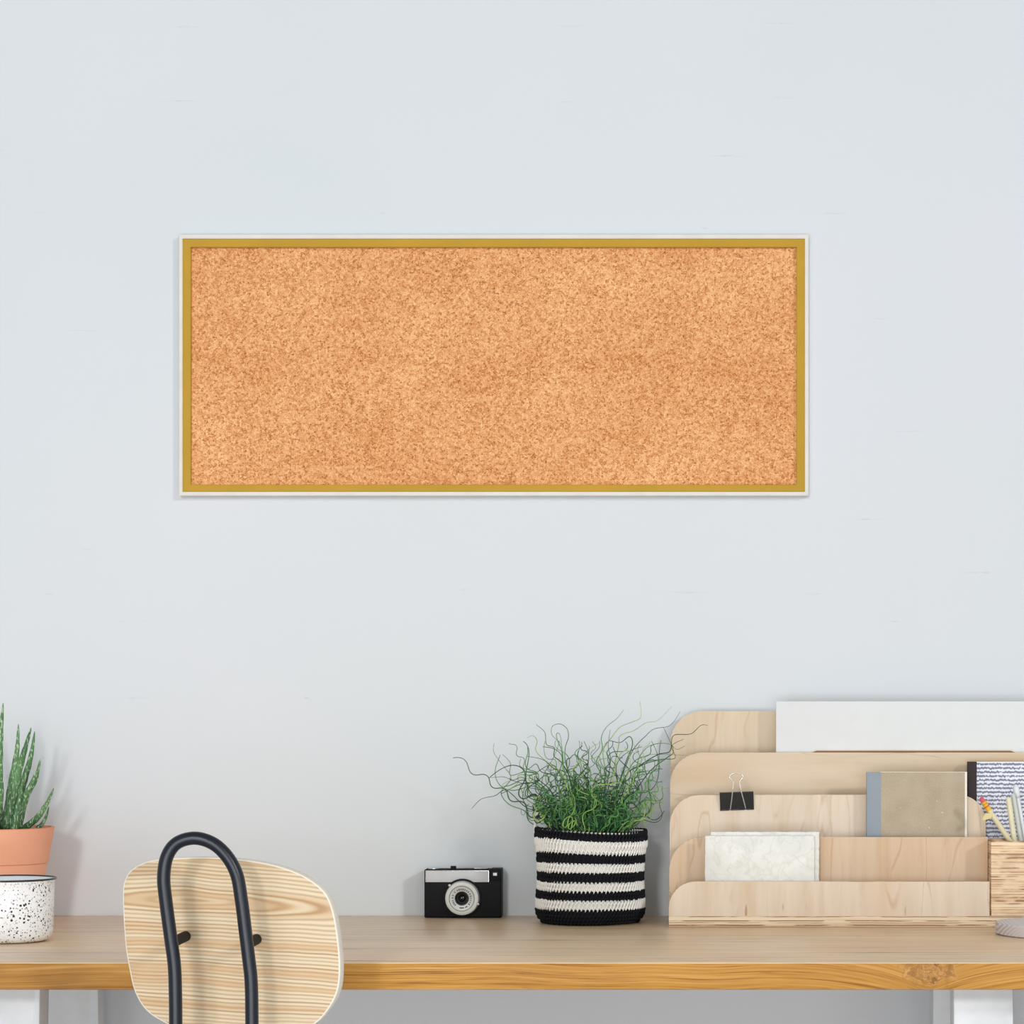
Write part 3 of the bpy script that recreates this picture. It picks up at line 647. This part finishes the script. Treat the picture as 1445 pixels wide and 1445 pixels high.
while made < 200:
    i = made
    th = random.uniform(0, 2 * math.pi); r0_ = 0.044 * math.sqrt(random.random())
    p = Vector((xk + 0.004 + r0_ * math.cos(th), YK + r0_ * 0.8 * math.sin(th), zt_ - 0.014))
    psi = random.gauss(0.0, 0.45) + (p.x - xk) * 10          # lean from upright, in the plane of this stem
    if i % 3 == 0: psi += 0.4 * (1 if psi > 0 else -1)
    az = random.gauss(0, 0.5); hx = Vector((math.cos(az), math.sin(az), 0))
    psi = max(-1.1, min(1.1, psi)); L_ = random.uniform(0.10, 0.22) * (0.88 if abs(psi) < 0.35 else 1.0); st = 0.0022; steps = int(L_ / st)
    wl = random.uniform(0.026, 0.056); B = random.uniform(0.7, 2.1); ph = random.uniform(0, 6.28); bend = random.uniform(-0.4, 0.5) * (1 if psi > 0 else -1)
    pts = [p.copy()]; tw = random.uniform(-0.5, 0.5)
    for s_ in range(steps):
        t = s_ / steps; g = min(1.0, max(0.08, (s_ * st - 0.014) / 0.035))
        ang_ = psi + bend * t + B * g * math.sin(ph + 2 * math.pi * s_ * st / wl * (1 + 0.3 * math.sin(ph + 3 * t)))
        d = hx * math.sin(ang_) + Vector((0, 0, 1)) * math.cos(ang_) + Vector((0, 1, 0)) * tw * math.sin(ph * 1.7 + 2 * math.pi * s_ * st / wl * 0.7) * g
        d.normalize(); p = p + d * st
        if p.y > -0.012: p.y = -0.012
        if p.x > 0.205 or (math.hypot(p.x - xk, p.y - YK) > 0.056 and p.z < zt_ + 0.006) or p.z > ZS(1045, YK): break
        pts.append(p.copy())
    if len(pts) < 18: continue
    made += 1
    r0 = random.uniform(0.0008, 0.00125)
    tube_data(pts, (lambda t, r0=r0: r0 * (1.0 - 0.6 * t)), 5, V, Fc, Mi, random.choice((0, 1, 1, 2, 2, 3, 3)))
tag(link('foliage', from_data(V, Fc, Mi), greens, kb, True), kind='stuff')

# ================================================================ plywood desk organiser
X0, X1, X2 = 0.2130, 0.6248, 0.800
ZB = ZT + 0.0136
og = thing('letter_rack', ((X0 + X2) / 2, -0.10, ZT), 'tiered birch plywood letter rack with round cornered panels on the desk', 'desk organiser')
link('base', box(X0, X2, -0.1855, -0.014, ZT + 0.0003, ZB, 0.0006), RACKBASE, og, 40)
def panel(yf, top, x1, rl, rr, mat, t=0.0065):
    pts = [(x1, ZB), (X0, ZB)]
    for i in range(13):
        a_ = math.pi - (math.pi / 2) * i / 12; pts.append((X0 + rl + rl * math.cos(a_), top - rl + rl * math.sin(a_)))
    if rr:
        for i in range(13):
            a_ = math.pi / 2 - (math.pi / 2) * i / 12; pts.append((x1 - rr + rr * math.cos(a_), top - rr + rr * math.sin(a_)))
    else: pts.append((x1, top))
    o = link('panel', prism([(x, yf, z) for x, z in pts], (0, t, 0), 0.0004, 1, 1), [mat, PLY], og, 40); return o
panel(-0.1850, ZS(1244, -0.185), XS(1396.5, -0.185), 0.034, 0, BIRCH_V)
panel(-0.1430, ZS(1181.5, -0.143), X1, 0.043, 0, BIRCH_R)
panel(-0.1030, ZS(1121.5, -0.103), X1 + 0.0015, 0.040, 0.036, BIRCH_V)
panel(-0.0630, ZS(1062, -0.063), X2, 0.042, 0.042, BIRCH_H)
panel(-0.0230, ZS(1003.5, -0.023), X2, 0.042, 0.042, BIRCH_Y)

# big white board in the rear slot
Yw = -0.052
wb = thing('white_folder', (XS(1095, Yw) + 0.18, Yw, ZB), 'large plain white folder standing in the rear slot of the letter rack', 'folder')
link('cover', box(XS(1095, Yw), XS(1095, Yw) + 0.365, Yw, Yw + 0.009, ZB + 0.0003, ZS(989.5, Yw), 0.0008), plain('white_card', (223, 225, 225), 0.6, var=0.015), wb, 40)
z_ = ZS(1057.3, Yw)
link('edge_strip', prism([(XS(1143, Yw), Yw + 0.0002, z_ - 0.0045), (XS(1146, Yw), Yw + 0.0002, z_ - 0.0022), (XS(1152, Yw), Yw + 0.0002, z_), (XS(1428, Yw), Yw + 0.0002, z_), (XS(1436, Yw), Yw + 0.0002, z_ - 0.0045)], (0, -0.0022, 0), 0.0003), plain('cream_strip', (226, 214, 198), 0.6), wb)
link('edge_groove', prism([(XS(1144, Yw), Yw - 0.0018, z_ - 0.0050), (XS(1152, Yw), Yw - 0.0018, z_ - 0.0018), (XS(1426, Yw), Yw - 0.0018, z_ - 0.0018), (XS(1434, Yw), Yw - 0.0018, z_ - 0.0050)], (0, -0.0008, 0)), plain('brown_groove', (140, 112, 92), 0.7), wb)

# patterned notebook between third and fourth panel
Yn = -0.082; nx0 = XS(1365.5, Yn); nzt = ZS(1075, Yn)
pn = thing('notebook', (nx0 + 0.05, Yn, ZB), 'notebook with blue and white dashed pattern cover and dark spine behind the pencils', 'notebook')
n = NT('dash_pattern', 0.7, 0, 0.2); x, y, z = n.xyz()
row = n.math('MULTIPLY', z, 190.0); fr_ = n.math('FRACT', row); rid = n.math('FLOOR', row)
wv = n.noise(n.comb(n.math('MULTIPLY', x, 420), n.math('MULTIPLY', rid, 7.3), 0.0), 1.0, 1)
h1 = n.math('ABSOLUTE', n.math('SUBTRACT', n.math('ADD', fr_, n.math('MULTIPLY', n.math('SUBTRACT', wv, 0.5), 0.9)), 0.45))
dash = n.math('LESS_THAN', h1, n.math('MULTIPLY', n.ramp(n.noise(n.comb(n.math('MULTIPLY', x, 520), n.math('MULTIPLY', rid, 3.1), 2.0), 1.0, 1), [(0.30, 0.25), (0.50, 1.0)]), 0.27))
n.color(n.mix(n.math('MULTIPLY', dash, 0.85), lin((236, 238, 246)), lin((98, 102, 136)))); DASH = n.m
link('cover', box(nx0 + 0.0115, nx0 + 0.15, Yn, Yn + 0.0016, ZB + 0.0003, nzt, 0.0003), DASH, pn, 40)
link('spine', box(nx0, nx0 + 0.0120, Yn - 0.0003, Yn + 0.0103, ZB + 0.0003, nzt, 0.0004), plain('dark_brown_cloth', (48, 32, 36), 0.7), pn, 40)
link('pages', box(nx0 + 0.012, nx0 + 0.148, Yn + 0.0016, Yn + 0.0085, ZB + 0.0006, nzt - 0.0015), plain('page_white', (238, 236, 230), 0.8), pn)
link('cover', box(nx0 + 0.0115, nx0 + 0.15, Yn + 0.0085, Yn + 0.0101, ZB + 0.0003, nzt, 0.0003), DASH, pn, 40)

# grey kraft notebook between second and third panel
Yg = -0.122; gx0, gx1, gzt = XS(1223, Yg), XS(1361.5, Yg), ZS(1090, Yg)
gn = thing('notebook', ((gx0 + gx1) / 2, Yg, ZB), 'notebook with grey kraft cover and blue grey spine standing in the rack', 'notebook')
n = NT('kraft_card', 0.85, 0, 0.1); f = n.noise(n.map(), 750, 3, 0.7); c = n.ramp(f, [(0.3, lin((176, 162, 140))), (0.65, lin((198, 184, 163)))]); c = n.mix(1.0, c, n.ramp(n.noise(n.map(), 30, 3), [(0.35, lin((240, 238, 234))), (0.65, (1, 1, 1))]), 'MULTIPLY')
sp_ = n.ramp(n.noise(n.map((1, 1, 1.5)), 130, 1), [(0.74, 0.0), (0.78, 1.0)])
n.color(n.mix(n.math('MULTIPLY', sp_, 0.6), c, lin((232, 220, 198)))); KRAFT = n.m
link('cover', box(gx0 + 0.018, gx1, Yg, Yg + 0.0018, ZB + 0.0003, gzt, 0.0003), KRAFT, gn, 40)
link('spine', box(gx0, gx0 + 0.0185, Yg - 0.0004, Yg + 0.0113, ZB + 0.0003, gzt, 0.0004), plain('blue_grey_cloth', (146, 156, 166), 0.7), gn, 40)
link('pages', box(gx0 + 0.018, gx1 + 0.0030, Yg + 0.0018, Yg + 0.0092, ZB + 0.0006, gzt + 0.0006), plain('page_cream', (240, 237, 228), 0.8), gn)
link('cover', box(gx0 + 0.018, gx1, Yg + 0.0092, Yg + 0.0110, ZB + 0.0003, gzt, 0.0003), KRAFT, gn, 40)

# handmade papers in the front slot
n = NT('handmade_paper', 0.85, 0, 0.1); f = n.noise(n.map((1, 1, 1)), 42, 5, 0.6, 1.2)
r_ = n.math('ABSOLUTE', n.math('SUBTRACT', n.noise(n.map((1, 1, 0.8), (2, 1, 5)), 38, 3, 0.5, 1.0), 0.5))
c = n.ramp(f, [(0.3, lin((226, 226, 220))), (0.7, lin((240, 240, 236)))])
c = n.mix(n.ramp(r_, [(0.0, 0.35), (0.04, 0.0)]), c, lin((206, 204, 188)))
n.color(c).bump(n.math('ADD', f, n.math('MULTIPLY', r_, 0.8)), 0.5, 0.002); PAPER = n.m
def sheet(name, px0, px1, py, Y, label):
    x0, x1, zt = XS(px0, Y), XS(px1, Y), ZS(py, Y); pts = []
    def edge(a, b, k):
        for i in range(k):
            t = i / k; yield a[0] + (b[0] - a[0]) * t + random.uniform(-.0004, .0004), a[1] + (b[1] - a[1]) * t + random.uniform(-.0004, .0004)
    zb_ = ZB + 0.0008
    cs = [(x0, zb_), (x1, zb_), (x1 + 0.0005, zt), (x0, zt)]
    for i in range(4): pts += list(edge(cs[i], cs[(i + 1) % 4], 24))
    o = link(name, prism([(x, Y, max(z, ZB + 0.0003)) for x, z in pts], (0, 0.0022, 0), 0.0004, 0, 1), PAPER, origin=((x0 + x1) / 2, Y, ZB), smooth=50)
    tag(o, label, 'paper', 'handmade papers in the front slot')
sheet('handmade_paper', 995, 1149, 1179.5, -0.172, 'crinkled white handmade paper, the front sheet in the lowest rack slot')
sheet('handmade_paper', 1003, 1155.5, 1174, -0.164, 'white handmade paper just behind the crinkled front sheet, peeking above it')

# binder clip on the third panel
Yt = -0.103; bx0, bx1 = XS(1016.3, Yt - 0.004), XS(1064, Yt - 0.004); bz1, bz0 = ZS(1118, Yt - 0.006), ZS(1143, Yt - 0.004)
bc = thing('binder_clip', ((bx0 + bx1) / 2, Yt + 0.003, bz0), 'black binder clip with silver wire handle clamped on the third panel', 'binder clip')
ptop = ZS(1121.5, -0.103)
def rotc(bm):
    c = Vector(((bx0 + bx1) / 2, Yt, bz0)); bmesh.ops.rotate(bm, verts=bm.verts, cent=c, matrix=Matrix.Rotation(math.radians(-2.0), 3, 'Y')); return bm
zt2 = max(bz1, ptop + 0.0015)
sec = [(-0.0012, bz0), (-0.0075, zt2 - 0.0004), (-0.0070, zt2), (0.0135, zt2), (0.0140, zt2 - 0.0004), (0.0077, bz0), (0.0071, bz0), (0.0130, zt2 - 0.0010), (-0.0065, zt2 - 0.0010), (-0.0006, bz0)]
link('clamp', rotc(prism([(bx0, Yt + yy, zz) for yy, zz in sec], (bx1 - bx0, 0, 0))), plain('black_clip', (26, 25, 25), 0.4), bc, 40)
link('lip', rotc(join(box(bx0 - 0.0003, XS(1029, Yt), Yt - 0.0026, Yt - 0.0003, bz0 - 0.0004, bz0 + 0.0016, 0.0008), box(XS(1031.5, Yt), XS(1051, Yt), Yt - 0.0026, Yt - 0.0003, bz0 - 0.0004, bz0 + 0.0016, 0.0008),
     box(XS(1053.5, Yt), bx1 + 0.0003, Yt - 0.0026, Yt - 0.0003, bz0 - 0.0004, bz0 + 0.0016, 0.0008))), plain('black_lip', (20, 20, 20), 0.3), bc, 40)
hw = [(1030.5, 1142.5, -.002), (1032.5, 1128, -.0065), (1034, 1115, -.0095), (1035, 1104, -.0098), (1031.5, 1100, -.0098), (1029.5, 1096, -.0098), (1033, 1092.3, -.0098), (1039, 1091, -.0098), (1045.5, 1092.3, -.0098), (1048.3, 1096.3, -.0098), (1045, 1101, -.0098), (1043.8, 1105, -.0098), (1045.5, 1115, -.0095), (1049, 1128, -.0065), (1052.3, 1141, -.002)]
link('wire_handle', tube(catmull([P(x, y, Yt + d) for x, y, d in hw], 6), 0.00075, 10), plain('wire_silver', (214, 212, 208), 0.25, 0.6), bc, True)
hb = [(1030.5, 1142.5, .009), (1036, 1128, .0125), (1035, 1139, .019), (1045, 1139, .019), (1047, 1128, .0125), (1052, 1141, .009)]
link('wire_handle', tube(catmull([P(x, y, Yt + d) for x, y, d in hb], 6), 0.00075, 10), plain('wire_silver_back', (214, 212, 208), 0.25, 0.6), bc, True)

# layered plywood pencil box and its contents
qx0, qx1, qy0, qy1, qzt = 0.6256, 0.765, -0.178, -0.1045, 0.8592
bm = box(qx0, qx1, qy0, qy1, ZB + 0.0068, qzt)
top = max(bm.faces, key=lambda f: f.calc_center_median().z)
r_ = bmesh.ops.inset_region(bm, faces=[top], thickness=0.0050)
e_ = bmesh.ops.extrude_face_region(bm, geom=[top]); nv = [g for g in e_['geom'] if isinstance(g, bmesh.types.BMVert)]
bmesh.ops.translate(bm, verts=nv, vec=(0, 0, -(qzt - ZB - 0.011)))
bmesh.ops.delete(bm, geom=[top], context='FACES_ONLY')
bx = thing('pencil_box', ((qx0 + qx1) / 2, (qy0 + qy1) / 2, ZB), 'open box of layered striped plywood holding pencils on the rack base', 'pencil box')
link('box_wall', bm, PLYBOX, bx)
link('plinth', box(qx0 + 0.0004, qx1 - 0.001, qy0 + 0.0008, qy1, ZB + 0.0002, ZB + 0.0066, 0.0003), PLY, bx)
def rod(name, a, b, r, mat, label, cat, r1=None, zb=ZB + 0.0125, hexa=False):
    """a: tip (px, py, Y), b: where it passes the box rim; continues to the box floor"""
    A_, B_ = P(*a), P(*b); d = (B_ - A_).normalized(); t = (A_.z - zb) / -d.z; E_ = A_ + d * t
    root = thing(name, E_, label, cat)
    link('shaft', tube([A_, A_.lerp(E_, 0.5), E_], r, 6 if hexa else 14), mat, root, 30)
    return root, A_, d
WOODP = plain('pale_lacquer', (226, 216, 178), 0.5); WOODC = plain('cream_lacquer', (230, 224, 190), 0.5); GREYP = plain('grey_green_lacquer', (206, 212, 204), 0.5); WHP = plain('white_plastic', (228, 232, 236), 0.3)
rt, A_, d = rod('pencil', (1395.5, 1143, -0.156), (1423, 1184, -0.150), 0.0034, WOODP, 'cream pencil with pink eraser and yellow ferrule leaning left in the box', 'pencil')
u = -d
link('ferrule', tube([A_ + d * 0.0005, A_ + u * 0.006, A_ + u * 0.013], 0.0036, 14), plain('yellow_ferrule', (236, 186, 40), 0.35), rt, 30)
link('band', tube([A_ + u * 0.005, A_ + u * 0.0065], 0.0038, 14), plain('red_band', (206, 92, 50), 0.4), rt, 30)
link('band', tube([A_ + u * 0.0095, A_ + u * 0.0105], 0.0038, 14), plain('orange_band', (222, 130, 40), 0.4), rt, 30)
link('eraser', tube([A_ + u * 0.0128, A_ + u * 0.017, A_ + u * 0.0185, A_ + u * 0.0192], (lambda t: 0.0032 if t < 0.9 else 0.0022), 14), plain('pink_eraser', (222, 96, 110), 0.7), rt, 30)
q_ = P(1398, 1148, -0.160); sd = Vector((-0.8, 0, -0.25)).normalized(); up = Vector((0.30, 0, 0.55)).normalized()
link('tape_flag', prism([q_ + sd * -0.003, q_ + sd * 0.0085 + up * 0.003, q_ + sd * 0.009 - up * 0.005, q_ + sd * 0.0045 - up * 0.0085, q_ - up * 0.008 + sd * -0.005], (0, 0.0006, 0)), plain('cream_tape', (222, 208, 150), 0.6), rt)
rod('pencil', (1423, 1126, -0.140), (1431, 1184, -0.140), 0.0036, WOODC, 'thick plain cream pencil standing upright in the middle of the box', 'pencil')
rod('pencil', (1429.5, 1121, -0.128), (1440, 1184, -0.128), 0.0030, GREYP, 'thin pale grey green stick between cream pencil and white pen', 'pencil')
rt, A_, d = rod('pen', (1435.5, 1122, -0.118), (1446.5, 1184, -0.119), 0.0026, WHP, 'white pen with a rounded bulb end rightmost in the box', 'pen')
u = -d
link('bulb_end', tube([A_ + d * 0.004, A_, A_ + u * 0.004, A_ + u * 0.009, A_ + u * 0.0125, A_ + u * 0.014], (lambda t: (0.0026, 0.0034, 0.0042, 0.0040, 0.0030, 0.0008)[min(5, round(t * 5))]), 14), WHP, rt, True)

# ================================================================ round washed wood board
n = NT('washed_wood', 0.6, 0, 0.3); x, y, z = n.xyz()
rr = n.math('SQRT', n.math('ADD', n.math('POWER', n.math('ADD', x, 0.062), 2), n.math('POWER', n.math('ADD', z, 0.012), 2)))
rings_ = n.math('MULTIPLY_ADD', n.math('SINE', n.math('ADD', n.math('MULTIPLY', rr, 1900), n.math('MULTIPLY', n.noise(n.map(), 90, 2), 2.0))), 0.5, 0.5)
n.color(n.mix(n.math('MULTIPLY', n.math('POWER', rings_, 3), n.ramp(n.math('ADD', n.math('MULTIPLY', x, -20.0), -1.45), [(0.0, 0.06), (0.4, 0.7)])), lin((222, 215, 215)), lin((160, 148, 144)))); WASH = n.m
dk = link('round_board', lathe([(0.001, ZT + 0.0004), (0.0965, ZT + 0.0004), (0.098, ZT + 0.0016), (0.098, ZT + 0.0130), (0.0970, ZT + 0.0142), (0.001, ZT + 0.0142)], (0.7185, -0.287, 0), 128), WASH, origin=(0.7185, -0.287, ZT), smooth=35)
tag(dk, 'round grey washed wooden board lying in front of the letter rack', 'wooden board')
